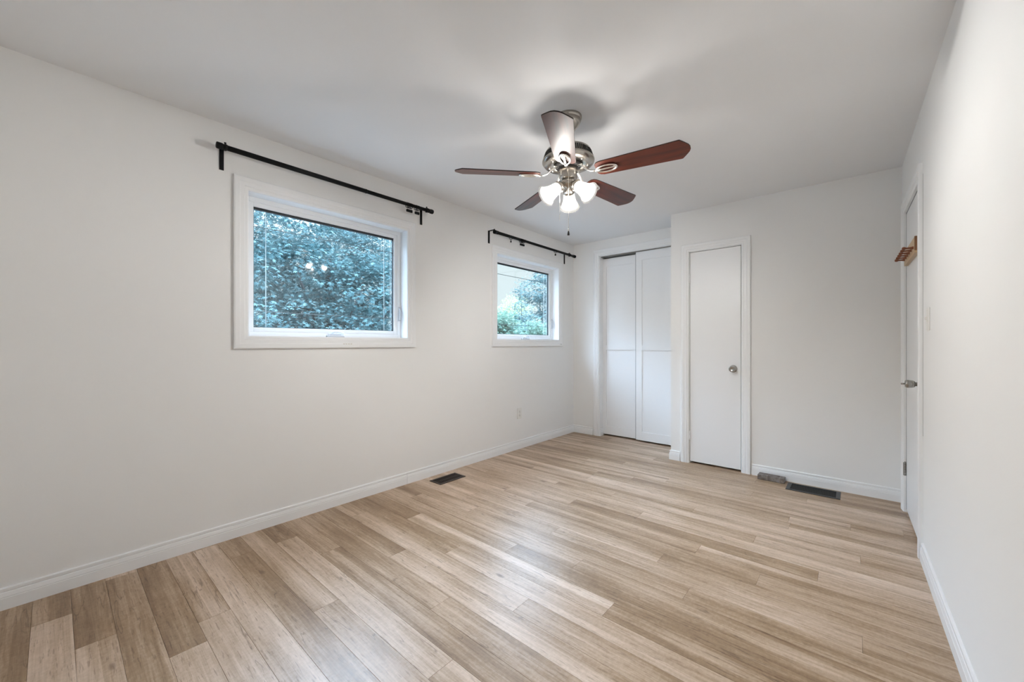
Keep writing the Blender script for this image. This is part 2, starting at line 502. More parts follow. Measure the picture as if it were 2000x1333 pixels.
tag(o, 'unseen side wall of the closet behind the narrow door', 'wall', kind='structure')
o = MB().box(0.16, 0.24, -1.2, 0.15, -0.05, H).build('wall_hall', M_wall, loc=(RX, RY, 0), rotz=RA)
tag(o, 'unseen hallway wall behind the room door', 'wall', kind='structure')
# right wall in its own frame: face at x'=0, y' runs from 0 at the far corner to -4.6
RD0, RD1, RDZ = -0.935, -0.205, 2.055          # door opening along y'
mb = wall_mesh('y', 0.0, 0.12, -4.6, 0.3, 0, H, [(RD0, RD1, 0, RDZ)])
o = mb.build('wall_right', M_wall, loc=(RX, RY, 0), rotz=RA)
tag(o, 'white right wall beside the camera, holding the room door', 'wall', kind='structure')

# baseboards -----------------------------------------------------------
BH = 0.094
BPROF = [(0, 0), (0.014, 0), (0.014, 0.050), (0.0125, 0.0515), (0.0125, 0.054), (0.0138, 0.0555), (0.0105, 0.072), (0.0065, 0.0745), (0.0065, 0.0775), (0.0095, 0.079), (0.0095, 0.090), (0.006, BH), (0, BH)]
def base_run(mb, p, q, nrm, m0=0, m1=0):
    """moulded baseboard from p to q; nrm = into the room; m0/m1 = mitre (+1 outside, -1 inside)"""
    p, q, nrm = Vector((*p, 0)), Vector((*q, 0)), Vector((*nrm, 0))
    d = (q-p).normalized()
    def fr(i, u, v):
        b = p - d*u*m0 if i == 0 else q + d*u*m1
        return b + nrm*u + Vector((0, 0, v))
    mb.sweep(BPROF, [0, 1], fr)
mb = MB(); base_run(mb, (XL, YR), (XL, 1.900), (1, 0)); base_run(mb, (XL, 1.9015), (XL, YC), (1, 0), 0, -1)
tag(mb.build('baseboard_left', M_trim), 'white moulded baseboard along the left wall', 'baseboard', kind='structure')
mb = MB(); base_run(mb, (XL, YC), (-2.505, YC), (0, -1), -1, 0)
tag(mb.build('baseboard_closet', M_trim), 'short white baseboard piece left of the closet casing', 'baseboard', kind='structure')
mb = MB(); base_run(mb, (XB, YF), (-1.304, YF), (0, -1), 1, 0); base_run(mb, (XB, YC-0.02), (XB, YF), (-1, 0), 0, 1)
tag(mb.build('baseboard_return', M_trim), 'short white baseboard at the outer corner left of the narrow door', 'baseboard', kind='structure')
mb = MB(); base_run(mb, (-0.692, YF), (RX, YF), (0, -1))
tag(mb.build('baseboard_far', M_trim), 'white baseboard on the far wall behind the floor vent', 'baseboard', kind='structure')
mb = MB(); base_run(mb, (0, -4.39), (0, -1.012), (-1, 0))
tag(mb.build('baseboard_right', M_trim, loc=(RX, RY, 0), rotz=RA), 'white baseboard along the right wall', 'baseboard', kind='structure')
mb = MB(); base_run(mb, (XL, YR), (0.32, YR), (0, 1))
tag(mb.build('baseboard_rear', M_trim), 'white baseboard behind the camera', 'baseboard', kind='structure')

# casings ---------------------------------------------------------------
CPROF = [(0, 0), (0, 0.010), (0.006, 0.013), (0.018, 0.013), (0.021, 0.0165), (0.040, 0.0165), (0.046, 0.0195), (0.066, 0.0195), (0.072, 0.017), (0.072, 0)]
def casing(mb, u0, u1, z0, z1, put, w=0.072, bottom=True, left=True, right=True):
    """mitred picture-frame casing round the opening u0..u1 x z0..z1; put(u, z, d) -> point, d = out of the wall"""
    k = w/0.072
    prof = [(a*k, b) for a, b in CPROF]
    def piece(c0, c1):       # corner = (u, z, su, sz): outward signs
        def fr(i, a, d):
            u, z, su, sz = (c0, c1)[i]
            return Vector(put(u + su*a, z + sz*a, d))
        mb.sweep(prof, [0, 1], fr)
    zl = z0; sl = -1 if bottom else 0
    if left: piece((u0, zl, -1, sl), (u0, z1, -1, 1))
    piece((u0, z1, -1, 1), (u1, z1, 1, 1))
    if right: piece((u1, z1, 1, 1), (u1, zl, 1, sl))
    if bottom: piece((u1, zl, 1, sl), (u0, zl, -1, sl))

# windows ---------------------------------------------------------------
def frame_bars(mb, xb, xf, y0, y1, z0, z1, t, bev=0.002):
    mb.box(xb, xf, y0, y0+t, z0, z1, bev); mb.box(xb, xf, y1-t, y1, z0, z1, bev)
    mb.box(xb, xf, y0+t, y1-t, z0, z0+t, bev); mb.box(xb, xf, y0+t, y1-t, z1-t, z1, bev)

def window(name, y0, y1, label):
    yc = (y0+y1)/2
    root = thing(name, label, 'window', (XL, yc, WZ0), kind='structure')
    h0, h1, zt = y0-yc, y1-yc, WZ1-WZ0
    mb = MB(); casing(mb, h0+0.004, h1-0.004, 0.004, zt-0.004, lambda u, z, d: (d, u, z), w=0.076)
    mb.build('casing', M_trim, root)
    # jamb liner on the reveal
    mb = MB()
    mb.box(-0.135, 0.004, h0-0.004, h0+0.006, 0, zt); mb.box(-0.135, 0.004, h1-0.006, h1+0.004, 0, zt)
    mb.box(-0.135, 0.004, h0, h1, -0.004, 0.006); mb.box(-0.135, 0.004, h0, h1, zt-0.006, zt+0.004)
    mb.build('reveal_lining', M_vinyl, root)
    mb = MB(); frame_bars(mb, -0.134, -0.088, h0+0.004, h1-0.004, 0.004, zt-0.004, 0.030)
    fr = mb.build('frame', M_vinyl, root)
    mb = MB(); frame_bars(mb, -0.128, -0.098, h0+0.032, h1-0.032, 0.032, zt-0.032, 0.030)
    sash = mb.build('sash', M_vinyl, root)
    mb = MB(); frame_bars(mb, -0.127, -0.1085, h0+0.060, h1-0.060, 0.060, zt-0.060, 0.006, 0)
    mb.box(-0.127, -0.1085, h0+0.060, h1-0.060, zt-0.076, zt-0.062)
    mb.build('glazing_seal', M_seal_shade, sash)
    g0, g1, gz0, gz1 = h0+0.060, h1-0.060, 0.060, zt-0.060
    MB().box(-0.119, -0.115, g0, g1, gz0, gz1).build('glass_pane', M_glass, sash)
    mb = MB()
    for yy in (h0+0.139, h1-0.139): mb.box(-0.1245, -0.1215, yy-0.0026, yy+0.0026, gz0, gz1)
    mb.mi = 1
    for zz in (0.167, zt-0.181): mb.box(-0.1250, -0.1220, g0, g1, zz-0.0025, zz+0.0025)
    mb.mi = 0
    mb.box(-0.1245, -0.1215, g1-0.0225, g1-0.0195, gz0, gz1)
    mb.build('grille', [M_grille, M_grille_grey], sash)
    # folding crank at the bottom, lock lever on the right
    cy = 0.005
    mb = MB(); mb.box(-0.088, -0.062, cy-0.060, cy+0.062, 0.006, 0.020, 0.004); mb.box(-0.084, -0.066, cy-0.045, cy+0.045, 0.020, 0.033, 0.005)
    mb.mi = 1; mb.box(-0.0880, -0.0615, cy-0.062, cy+0.064, 0.0058, 0.0095)  # thin dark box drawing the shadow line under the crank
    cr = mb.build('crank_base', [M_crank, M_seal_shade], root)
    MB().tube([(-0.066, cy-0.035, 0.036), (-0.060, cy-0.01, 0.043), (-0.058, cy+0.035, 0.040), (-0.060, cy+0.055, 0.030)], [0.0075, 0.007, 0.007, 0.0085], 10).build('crank_handle', M_crank, cr)
    ly = h1-0.021
    mb = MB(); mb.box(-0.090, -0.080, ly-0.010, ly+0.010, 0.145, 0.265, 0.003)
    lk = mb.build('lock_plate', M_crank, root)
    MB().tube([(-0.080, ly, 0.250), (-0.064, ly-0.004, 0.225), (-0.060, ly-0.006, 0.180), (-0.066, ly-0.006, 0.160)], [0.006, 0.006, 0.006, 0.008], 10).build('lock_lever', M_crank, lk)
    return root
w1 = window('window_1', *WIN[0], 'white framed window nearest the camera, with dark leafy view')
w2 = window('window_2', *WIN[1], 'white framed window near the far corner, with sky and bushes in view')
# small worn marks on the sills
mb = MB()
for k in range(4): mb.box(-0.001, 0.0205, 0.02+0.018*k, 0.031+0.018*k, -0.047, -0.041)
o = mb.build('paper_label', mat('pale_label', (0.70, 0.66, 0.60), 0.6), w1)
mb = MB()
for k in range(2): mb.box(0.0, 0.0205, 0.578+0.020*k, 0.588+0.020*k, -0.052, -0.045)
o = mb.build('paper_label', mat('grey_mark', (0.25, 0.24, 0.23), 0.6), w2)

# closet: casing, jambs, sliding doors -------------------------------------
mb = MB(); casing(mb, CL0+0.004, CL1, 0, CLZ-0.004, lambda u, z, d: (u, YC-d, z), w=0.072, bottom=False, right=False)
mb.box(CL0-0.002, CL0+0.012, YC, YC+0.16, 0, CLZ); mb.box(CL0, CL1, YC, YC+0.16, CLZ-0.012, CLZ+0.002)
# plinth piece turning into the opening
p, q = (CL0+0.012, YC+0.072), (CL0+0.012, YC-0.004)
base_run(mb, p, q, (1, 0))
tag(mb.build('trim_1', M_trim), 'white casing and jamb around the sliding closet doors', 'door frame', kind='structure')
mb = MB(); mb.box(CL0+0.012, CL1, YC+0.036, YC+0.120, CLZ-0.0145, CLZ-0.012)
for yy in (0.036, 0.076, 0.117): mb.box(CL0+0.012, CL1, YC+yy, YC+yy+0.003, CLZ-0.024, CLZ-0.012)
tag(mb.build('trim_2', M_hinge), 'grey metal track above the sliding closet doors', 'door track', kind='structure')
M_gap_shade = mat('grey_gap_shade', (0.16, 0.165, 0.17), 0.6)  # flat grey for strips that imitate shade in door gaps
def closet_door(name, x0, x1, yf, z1, label, edge):
    z0 = 0.020
    root = thing(name, label, 'closet door', (x0, yf, z0), kind='structure')
    W_, h = x1-x0, z1-z0
    MB().box(0.001, W_-0.001, 0.009, 0.032, 0, h).build('panel', M_door, root)
    st, zm = 0.072, 1.105-z0
    mb = MB()
    mb.box(0, st, 0, 0.010, 0, h); mb.box(W_-st, W_, 0, 0.010, 0, h)
    for a, b in ((0, 0.10), (zm-0.03, zm+0.03), (h-0.10, h)): mb.box(st, W_-st, 0.0004, 0.010, a, b)
    mb.build('stiles_and_rails', M_door, root)
    if edge: MB().box(-0.0085, 0.0009, 0.010, 0.030, 0, h).build('panel_gap_shade', M_gap_shade, root)  # grey strip put in for the dark gap shade between the two panels
    return root
closet_door('door_1', -2.440, -1.940, YC+0.084, CLZ-0.036, 'left white sliding closet door, the one behind', False)
closet_door('door_2', -1.962, -1.320, YC+0.044, CLZ-0.020, 'right white sliding closet door, the one in front', True)

# narrow door in the far wall --------------------------------------------
mb = MB(); casing(mb, D0+0.008, D1-0.008, 0, DZ-0.008, lambda u, z, d: (u, YF-d, z), w=0.070, bottom=False)
mb.box(D0-0.001, D0+0.012, YF, YF+0.12, 0, DZ); mb.box(D1-0.012, D1+0.001, YF, YF+0.12, 0, DZ); mb.box(D0, D1, YF, YF+0.12, DZ-0.012, DZ+0.001)
mb.box(D0+0.01, D0+0.022, YF+0.044, YF+0.08, 0, DZ-0.012); mb.box(D1-0.022, D1-0.01, YF+0.044, YF+0.08, 0, DZ-0.012); mb.box(D0, D1, YF+0.044, YF+0.08, DZ-0.024, DZ-0.012)
tag(mb.build('trim_3', M_trim), 'white casing and jamb around the narrow closet door', 'door frame', kind='structure')

def knob(parent, mtx, m, r=0.027, barrel=False):
    k = MB(); k.lathe([(0.0, 0.0), (0.033, 0.0), (0.033, 0.004), (0.028, 0.008), (0.014, 0.010)], mtx, 32, cap=False)
    rose = k.build('knob_rosette', m, parent)
    k = MB(); k.lathe([(0.011, 0.008), (0.011, 0.024), (0.016, 0.030), (r*0.93, 0.038), (r, 0.050), (r*0.95, 0.060), (r*0.72, 0.066), (r*0.62, 0.064), (0.0001, 0.063)], mtx, 32, cap=False)
    if barrel:
        k.bm.clear(); k.lathe([(0.011, 0.008), (0.011, 0.020), (0.0165, 0.022), (0.019, 0.025), (0.0212, 0.034), (0.0222, 0.048), (0.0215, 0.056), (0.018, 0.0615), (0.012, 0.0625), (0.0001, 0.0625)], mtx, 32, cap=False)
    return k.build('knob', m, parent)
def hinge(parent, m, x, y, z, axis='z', h=0.088, r=0.0055):
    k = MB()
    for i in range(5):
        a = z - h/2 + i*h/5
        k.lathe([(r*0.8, a+0.0005), (r, a+0.0012), (r, a+h/5-0.0012), (r*0.8, a+h/5-0.0005)], Matrix.Translation((x, y, 0)), 12)
    k.lathe([(0.002, z+h/2), (0.0045, z+h/2+0.001), (0.003, z+h/2+0.006), (0.0001, z+h/2+0.007)], Matrix.Translation((x, y, 0)), 12, cap=False)
    k.box(x-0.009, x+0.009, y-0.0008, y+0.0022, z-h/2, z+h/2)
    return k.build('hinge', m, parent)
d3 = thing('door_3', 'narrow white flush door in the far wall with a round knob', 'door', (D0, YF, 0), kind='structure')
dw = D1-D0
MB().box(0.015, dw-0.016, 0.004, 0.039, 0.018, DZ-0.016, 0.0015).build('door_slab', M_door, d3)
for z in (1.785, 0.266): hinge(d3, M_trim, 0.0125, -0.004, z)
knob(d3, Matrix.Translation((-0.838-D0, 0.004, 0.925)) @ Matrix.Rotation(R(90), 4, 'X'), M_steel)

# room door in the right wall (own frame) ------------------------------------
mb = MB(); casing(mb, RD0+0.008, RD1-0.008, 0, RDZ-0.008, lambda u, z, d: (-d, u, z), w=0.072, bottom=False)
mb.box(0, 0.12, RD0-0.001, RD0+0.012, 0, RDZ); mb.box(0, 0.12, RD1-0.012, RD1+0.001, 0, RDZ); mb.box(0, 0.12, RD0, RD1, RDZ-0.012, RDZ+0.001)
mb.box(0.044, 0.08, RD0+0.01, RD0+0.022, 0, RDZ-0.012); mb.box(0.044, 0.08, RD1-0.022, RD1-0.01, 0, RDZ-0.012); mb.box(0.044, 0.08, RD0, RD1, RDZ-0.024, RDZ-0.012)
tag(mb.build('trim_4', M_trim, loc=(RX, RY, 0), rotz=RA), 'white casing and jamb around the room door in the right wall', 'door frame', kind='structure')
MB().box(-0.0010, 0.001, RD0-0.0662, RD0-0.0648, 0.66, 2.06).build('casing_gap_shade', M_hinge, bpy.data.objects['trim_4'])  # thin grey strip standing in for the shadow gap beside the casing
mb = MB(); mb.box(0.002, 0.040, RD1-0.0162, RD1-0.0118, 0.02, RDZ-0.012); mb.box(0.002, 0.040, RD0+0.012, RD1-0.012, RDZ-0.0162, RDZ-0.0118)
mb.build('door_gap_shade', M_gap_shade, bpy.data.objects['trim_4'])  # dark strips laid in the jamb gap in place of its shade
d4 = thing('door_4', 'white flush room door in the right wall, seen almost edge-on', 'door', (RX, RY, 0), RA, kind='structure')
MB().box(0.003, 0.038, RD0+0.015, RD1-0.016, 0.020, RDZ-0.016, 0.0015).build('door_slab', M_door, d4)
for z in (0.295,): hinge(d4, M_hinge, -0.004, RD1-0.0125, z)
knob(d4, Matrix.Translation((0.003, RD0+0.068, 0.925)) @ Matrix.Rotation(R(-90), 4, 'Y'), M_steel, barrel=True)
MB().lathe([(0.0045, 0.060), (0.0045, 0.076), (0.003, 0.078)], Matrix.Translation((0.003, RD0+0.068, 0.925)) @ Matrix.Rotation(R(-90), 4, 'Y'), 12).build('privacy_button', M_steel, d4)

# ------------------------------------------------------------------ ceiling fan
FX, FY = -1.236, 1.916
fan = thing('ceiling_fan', 'brushed nickel ceiling fan with five dark cherry blades and three lit glass shades', 'ceiling fan', (FX, FY, H))
Z = lambda z: z - H
mb = MB(); mb.lathe([(0.0765, 0.0), (0.0765, -0.010), (0.072, -0.016), (0.070, -0.021), (0.072, -0.024), (0.062, -0.048), (0.040, -0.072), (0.034, -0.085), (0.030, -0.098), (0.016, -0.112)], n=48)
mb.build('canopy', M_nickel, fan)
MB().lathe([(0.0135, -0.105), (0.0135, -0.185)], n=20).build('downrod', M_nickel, fan)
mb = MB()
mb.lathe([(0.0135, Z(2.275)), (0.030, Z(2.273)), (0.034, Z(2.258)), (0.060, Z(2.252)), (0.120, Z(2.246)), (0.127, Z(2.243)), (0.1285, Z(2.238)), (0.130, Z(2.236)),
          (0.1435, Z(2.196)), (0.1455, Z(2.194)), (0.1475, Z(2.190)), (0.147, Z(2.184)), (0.142, Z(2.176)), (0.134, Z(2.168)), (0.120, Z(2.164)), (0.084, Z(2.166)), (0.080, Z(2.172)), (0.05, Z(2.172))], n=72)
mb.mi = 1
for i in range(72):                     # vent slots round the slanted band
    a = 2*PI*i/72
    m4 = Matrix.Rotation(a, 4, 'Z') @ Matrix.Translation((0.1368, 0, Z(2.216))) @ Matrix.Rotation(R(-18.6), 4, 'Y')
    n0 = len(mb.bm.verts)
    mb.box(-0.002, 0.0010, -0.0031, 0.0031, -0.0165, 0.0165)
    mb.bm.verts.ensure_lookup_table()
    for v in mb.bm.verts[n0:]: v.co = m4 @ v.co
house = mb.build('motor_housing', [M_nickel, M_dark], fan)
def screw(par, x, y, z, r=0.006):
    MB().lathe([(r, z+0.002), (r, z), (r*0.7, z-0.003), (0.0001, z-0.004)], Matrix.Translation((x, y, 0)), 14, cap=False).build('screw', M_silver, par)
A0 = 10.3
for k in range(5):
    for da in (-11, 11):
        a = R(A0+36+72*k+da)
        screw(house, 0.108*math.cos(a), 0.108*math.sin(a), Z(2.1635))
mb = MB(); mb.lathe([(0.050, Z(2.172)), (0.074, Z(2.170)), (0.075, Z(2.160)), (0.068, Z(2.152)), (0.030, Z(2.150))], n=48)
mb.build('flywheel', mat('black_flywheel', (0.02, 0.018, 0.017), 0.45, 0.3), fan)

# blade with its bracket; length along +x
def blade_outline():
    r0, r1 = 0.165, 0.640
    top = [(r0+0.012, 0.050), (r0+0.03, 0.0565), (0.34, 0.0615), (0.50, 0.0665), (r1-0.052, 0.0700), (r1-0.043, 0.0695), (r1-0.030, 0.055), (r1-0.018, 0.040), (r1-0.007, 0.025), (r1-0.001, 0.009)]
    left = [(r0, 0.036)]
    up = left + top
    return up + [(x, -y) for x, y in reversed(up)]
PITCH = R(-13)
def make_blade():
    rot = Matrix.Translation((0, 0, Z(2.108))) @ Matrix.Rotation(PITCH, 4, 'X')
    mb = MB(); f, sd = mb.prism(list(reversed(blade_outline())), 0, 0.0055, rot)
    for s in sd: s.material_index = 1
    bl = mb.build('blade', [M_blade, M_bladeedge], fan)
    mb = MB()
    # curved arm from the flywheel out to the blade, then a looped medallion under the blade
    mb.tube([(0.058, 0, Z(2.156)), (0.080, 0, Z(2.150)), (0.100, 0, Z(2.134)), (0.118, 0, Z(2.116)), (0.140, 0, Z(2.104)), (0.170, 0, Z(2.101))], [0.010, 0.0095, 0.009, 0.0085, 0.0085, 0.007], 12, flat=0.55)
    mb.box(0.055, 0.086, -0.013, 0.013, Z(2.1515), Z(2.158), 0.002)
    pts = [rot @ Vector((0.222 + 0.056*math.cos(2*PI*j/28), 0.027*math.sin(2*PI*j/28), -0.0055)) for j in range(28)]
    mb.tube(pts, 0.0056, 8, closed=True)
    mb.tube([rot @ Vector((x, 0, -0.0060)) for x in (0.160, 0.190, 0.225, 0.255, 0.275)], [0.008, 0.0075, 0.0062, 0.0050, 0.0046], 8, flat=0.8)
    mb.prism([(0.168, -0.010), (0.195, -0.006), (0.195, 0.006), (0.168, 0.010)], -0.004, 0.0, rot)
    mb.build('blade_bracket', M_silver, bl)
    return bl
bl0 = make_blade(); bl0.rotation_euler.z = R(A0)
for k in range(1, 5):
    b = copy_tree(bl0, fan); b.rotation_euler.z = R(A0+72*k)

mb = MB(); mb.lathe([(0.046, Z(2.152)), (0.0525, Z(2.147)), (0.0525, Z(2.098)), (0.050, Z(2.094)), (0.050, Z(2.090)), (0.046, Z(2.084)), (0.036, Z(2.080))], n=40)
sw = mb.build('switch_housing', M_nickel, fan)
for a in (R(A0-36+40), R(A0+150)):
    m4 = Matrix.Rotation(a, 4, 'Z') @ Matrix.Translation((0.052, 0, Z(2.118))) @ Matrix.Rotation(R(90), 4, 'Y')
    MB().lathe([(0.005, 0), (0.005, 0.003), (0.0001, 0.004)], m4, 12, cap=False).build('screw', M_dark, sw)
mb = MB(); mb.lathe([(0.036, Z(2.082)), (0.040, Z(2.076)), (0.041, Z(2.062)), (0.034, Z(2.050)), (0.018, Z(2.043)), (0.008, Z(2.040)), (0.007, Z(2.034)), (0.0001, Z(2.032))], n=36, cap=False)
mb.build('light_hub', M_nickel, fan)
TILT = R(52)
def make_lamp():
    # local frame: lamp axis = +z of mtx, leaning out along +x and down
    ax = Vector((math.sin(TILT), 0, -math.cos(TILT)))
    rotm = Vector((0, 0, 1)).rotation_difference(ax).to_matrix().to_4x4()
    mtx = Matrix.Translation((0.022, 0, Z(2.066))) @ rotm
    mb = MB(); mb.lathe([(0.012, 0.0), (0.015, 0.014), (0.022, 0.024), (0.0305, 0.034), (0.0325, 0.040), (0.0325, 0.052), (0.030, 0.054), (0.015, 0.055)], mtx, 32)
    h = mb.build('lamp_holder', M_nickel, fan)
    mb = MB()
    outer = [(0.0290, 0.046), (0.0310, 0.060), (0.0330, 0.075), (0.0355, 0.092), (0.0400, 0.110), (0.0465, 0.126), (0.0545, 0.140), (0.0590, 0.1475)]
    inner = [(r-0.003, z) for r, z in reversed(outer)]
    inner[0] = (0.0575, 0.1490)
    mb.lathe(outer + inner, mtx, 40, cap=False)
    mb.build('lamp_shade', M_shade, h)
    mb = MB(); mb.lathe([(0.0001, 0.119), (0.010, 0.1175), (0.018, 0.112), (0.0225, 0.103), (0.0225, 0.094), (0.019, 0.084), (0.014, 0.075), (0.0125, 0.068), (0.0001, 0.067)], mtx, 16, cap=False)
    mb.build('bulb', M_bulb, h)
    return h
lp = make_lamp(); CAMA = 40.88
lp.rotation_euler.z = R(78+CAMA)
for a in (198, 318):
    b = copy_tree(lp, fan); b.rotation_euler.z = R(a+CAMA)
def chain(ca, r, z0, z1, fob):
    a = R(ca+CAMA); x, y = r*math.cos(a), r*math.sin(a)
    mb = MB()
    n = int((z0-z1)/0.006)
    mb.tube([(x*0.93, y*0.93, Z(z0)), (x, y, Z(z0-0.006)), (x, y, Z(z1))], 0.0011, 6)
    for i in range(n):
        zz = z0-0.008-i*0.006
        mb.lathe([(0.0001, Z(zz)+0.0019), (0.0019, Z(zz)), (0.0001, Z(zz)-0.0019)], Matrix.Translation((x, y, 0)), 6, cap=False)
    c = mb.build('pull_chain', M_silver, fan)
    if fob:
        f = MB(); f.lathe([(0.0001, Z(z1)+0.002), (0.004, Z(z1)), (0.0045, Z(z1)-0.010), (0.0035, Z(z1)-0.012)], Matrix.Translation((x, y, 0)), 14); f.build('chain_cap', M_silver, c)
        f = MB(); f.lathe([(0.0035, Z(z1)-0.012), (0.0065, Z(z1)-0.028), (0.0068, Z(z1)-0.034), (0.0001, Z(z1)-0.036)], Matrix.Translation((x, y, 0)), 14, cap=False); f.build('chain_fob', M_bladeedge, c)
chain(264, 0.0535, 2.112, 1.790, True)
chain(200, 0.0535, 2.112, 1.845, False)

# ------------------------------------------------------------------ curtain rods
def curtain_rod(ya, yb, zr, yl, yr, ysplit, label, stand=0.080):
    root = thing('curtain_rod', label, 'curtain rod', (XL, (ya+yb)/2, zr), group='curtain rods above the windows')
    oy = (ya+yb)/2
    mb = MB(); mb.tube([(stand, ya+0.01-oy, 0), (stand, ysplit-oy, 0)], 0.0148, 20)
    mb.tube([(stand, ysplit-0.005-oy, 0), (stand, ysplit+0.004-oy, 0)], 0.0156, 20)
    mb.build('outer_tube', M_black, root)
    MB().tube([(stand, ysplit-oy, 0), (stand, yb-0.01-oy, 0)], 0.0136, 20).build('inner_tube', M_black, root)
    for y, s in ((ya, 1), (yb, -1)):
        m4 = Matrix.Translation((stand, y-oy, 0)) @ Matrix.Rotation(R(-90*s), 4, 'X')
        f = MB(); f.lathe([(0.0001, -0.001), (0.0165, 0), (0.0185, 0.004), (0.0185, 0.026), (0.0165, 0.030), (0.0140, 0.032), (0.0140, 0.040), (0.0175, 0.042), (0.0175, 0.050), (0.013, 0.054)], m4, 24, cap=False)
        f.build('finial', M_black, root)
    for y in (yl, yr):
        k = y-oy
        b = MB()
        b.box(0.0005, 0.006, k-0.011, k+0.011, 2.165-zr, 2.292-zr, 0.001)
        b.box(0.004, stand-0.004, k-0.008, k+0.008, 2.286-zr, 2.291-zr)
        b.build('bracket', M_black, root)
        b = MB()
        pts = [(stand+0.0165*math.cos(t), k, 0.0165*math.sin(t)) for t in [R(100+i*20) for i in range(17)]]
        b.tube(pts, 0.0045, 8)
        b.lathe([(0.004, 0.0), (0.004, 0.008), (0.006, 0.009), (0.006, 0.013)], Matrix.Translation((stand, k, 0.014)), 10)
        b.build('rod_cradle', M_black, root)
    return root
r1 = curtain_rod(0.598, 2.108, 2.272, 0.640, 2.044, 1.50, 'black curtain rod above the window nearest the camera')
r2 = curtain_rod(2.870, 4.372, 2.268, 2.870, 4.240, 3.36, 'black curtain rod above the window in the far corner')

def make_ring():
    root = thing('curtain_ring', 'black curtain clip ring hanging on the rod', 'curtain ring')
    pts = [(0.0195*math.cos(2*PI*i/28), 0, 0.0195*math.sin(2*PI*i/28)) for i in range(28)]
    MB().tube(pts, 0.0026, 8, closed=True).build('ring', M_black, root)
    c = MB(); c.tube([(0, 0, -0.0195), (0, 0, -0.034)], 0.0012, 6)
    c.box(-0.006, -0.0006, -0.0075, 0.0075, -0.052, -0.033, 0.0012); c.box(0.0006, 0.006, -0.0075, 0.0075, -0.052, -0.033, 0.0012)
    c.tube([(-0.006, 0, -0.034), (0.006, 0, -0.034)], 0.0035, 8)
    c.build('clip', M_black, root)
    return root
ring0 = make_ring(); first = [True]
def ring(y, zr, rotz, label, group):
    r = ring0 if first[0] else copy_tree(ring0)
    first[0] = False
    r.location = (XL+0.080, y, zr-0.0072); r.rotation_euler = (0, 0, R(rotz))
    r['label'] = label; r['group'] = group
for y, a in ((1.855, 6), (1.868, -4), (1.881, 3), (1.894, -2), (1.935, 5), (1.948, -5), (1.961, 2)):
    ring(y, 2.272, a, 'black curtain clip ring bunched at the right end of the nearer rod', 'rings bunched on the nearer rod')
for y, a in ((3.276, 6), (3.290, -5), (3.304, 4), (3.318, -3), (3.332, 2)):
    ring(y, 2.268, a, 'black curtain clip ring bunched left of centre on the far-corner rod', 'rings bunched on the far-corner rod')
ring(3.120, 2.268, 35, 'single black curtain clip ring near the left end of the far-corner rod', 'lone rings on the far-corner rod')
ring(3.930, 2.268, 60, 'single black curtain clip ring near the right end of the far-corner rod', 'lone rings on the far-corner rod')

# ------------------------------------------------------------------ floor vents, block
def register(x0, x1, y0, y1, m, label, along, border, louvers, open_=False):
    cx, cy = (x0+x1)/2, (y0+y1)/2
    root = thing('floor_vent', label, 'floor vent', (cx, cy, 0))
    a, b = (x1-x0)/2, (y1-y0)/2
    bx, by = border
    mb = MB(); t = 0.005
    mb.box(-a, -a+bx, -b, b, 0, t, 0.0012); mb.box(a-bx, a, -b, b, 0, t, 0.0012)
    mb.box(-a+bx, a-bx, -b, -b+by, 0, t, 0.0012); mb.box(-a+bx, a-bx, b-by, b, 0, t, 0.0012)
    mb.build('vent_frame', m, root)
    MB().box(-a+bx*0.8, a-bx*0.8, -b+by*0.8, b-by*0.8, 0.0001, 0.0012).build('duct_opening', M_dark, root)
    mb = MB()
    if along == 'y':
        for i in range(louvers):
            y = -b+by + (2*(b-by))*(i+0.5)/louvers
            mb.box(-a+bx, a-bx, y-0.0022, y+0.0022, 0.001, 0.0042)
        mb.box(-0.003, 0.003, -b+by, b-by, 0.001, 0.0046)
    else:
        for i in range(louvers):
            y = -b+by + (2*(b-by))*(i+0.5)/louvers
            mb.box(-a+bx, a-bx, y-0.0022, y+0.0022, 0.001, 0.0028)
    mb.build('louvers', m if not open_ else M_dark, root)
    return root
register(-2.700, -2.556, 2.062, 2.340, M_bronze, 'dark bronze floor vent by the left wall below the windows', 'y', (0.018, 0.018), 16)
register(-0.420, -0.085, 3.795, 3.985, M_reg, 'dark grey floor vent with black opening by the far baseboard', 'x', (0.026, 0.018), 6, True)

mb = MB(); mb.box(-0.095, 0.095, -0.042, 0.042, 0, 0.040, 0.004)
blk = mb.build('weathered_block', M_block, loc=(-0.536, 3.965, 0), rotz=R(-1.5))
tag(blk, 'small weathered grey-brown block on the floor beside the far vent', 'block')
M_strap = mat('pale_strap', (0.30, 0.26, 0.22), 0.6)
for x in (-0.026, 0.062): MB().box(x-0.0015, x+0.0015, -0.0426, 0.0426, 0.001, 0.0404).build('strap', M_strap, blk)

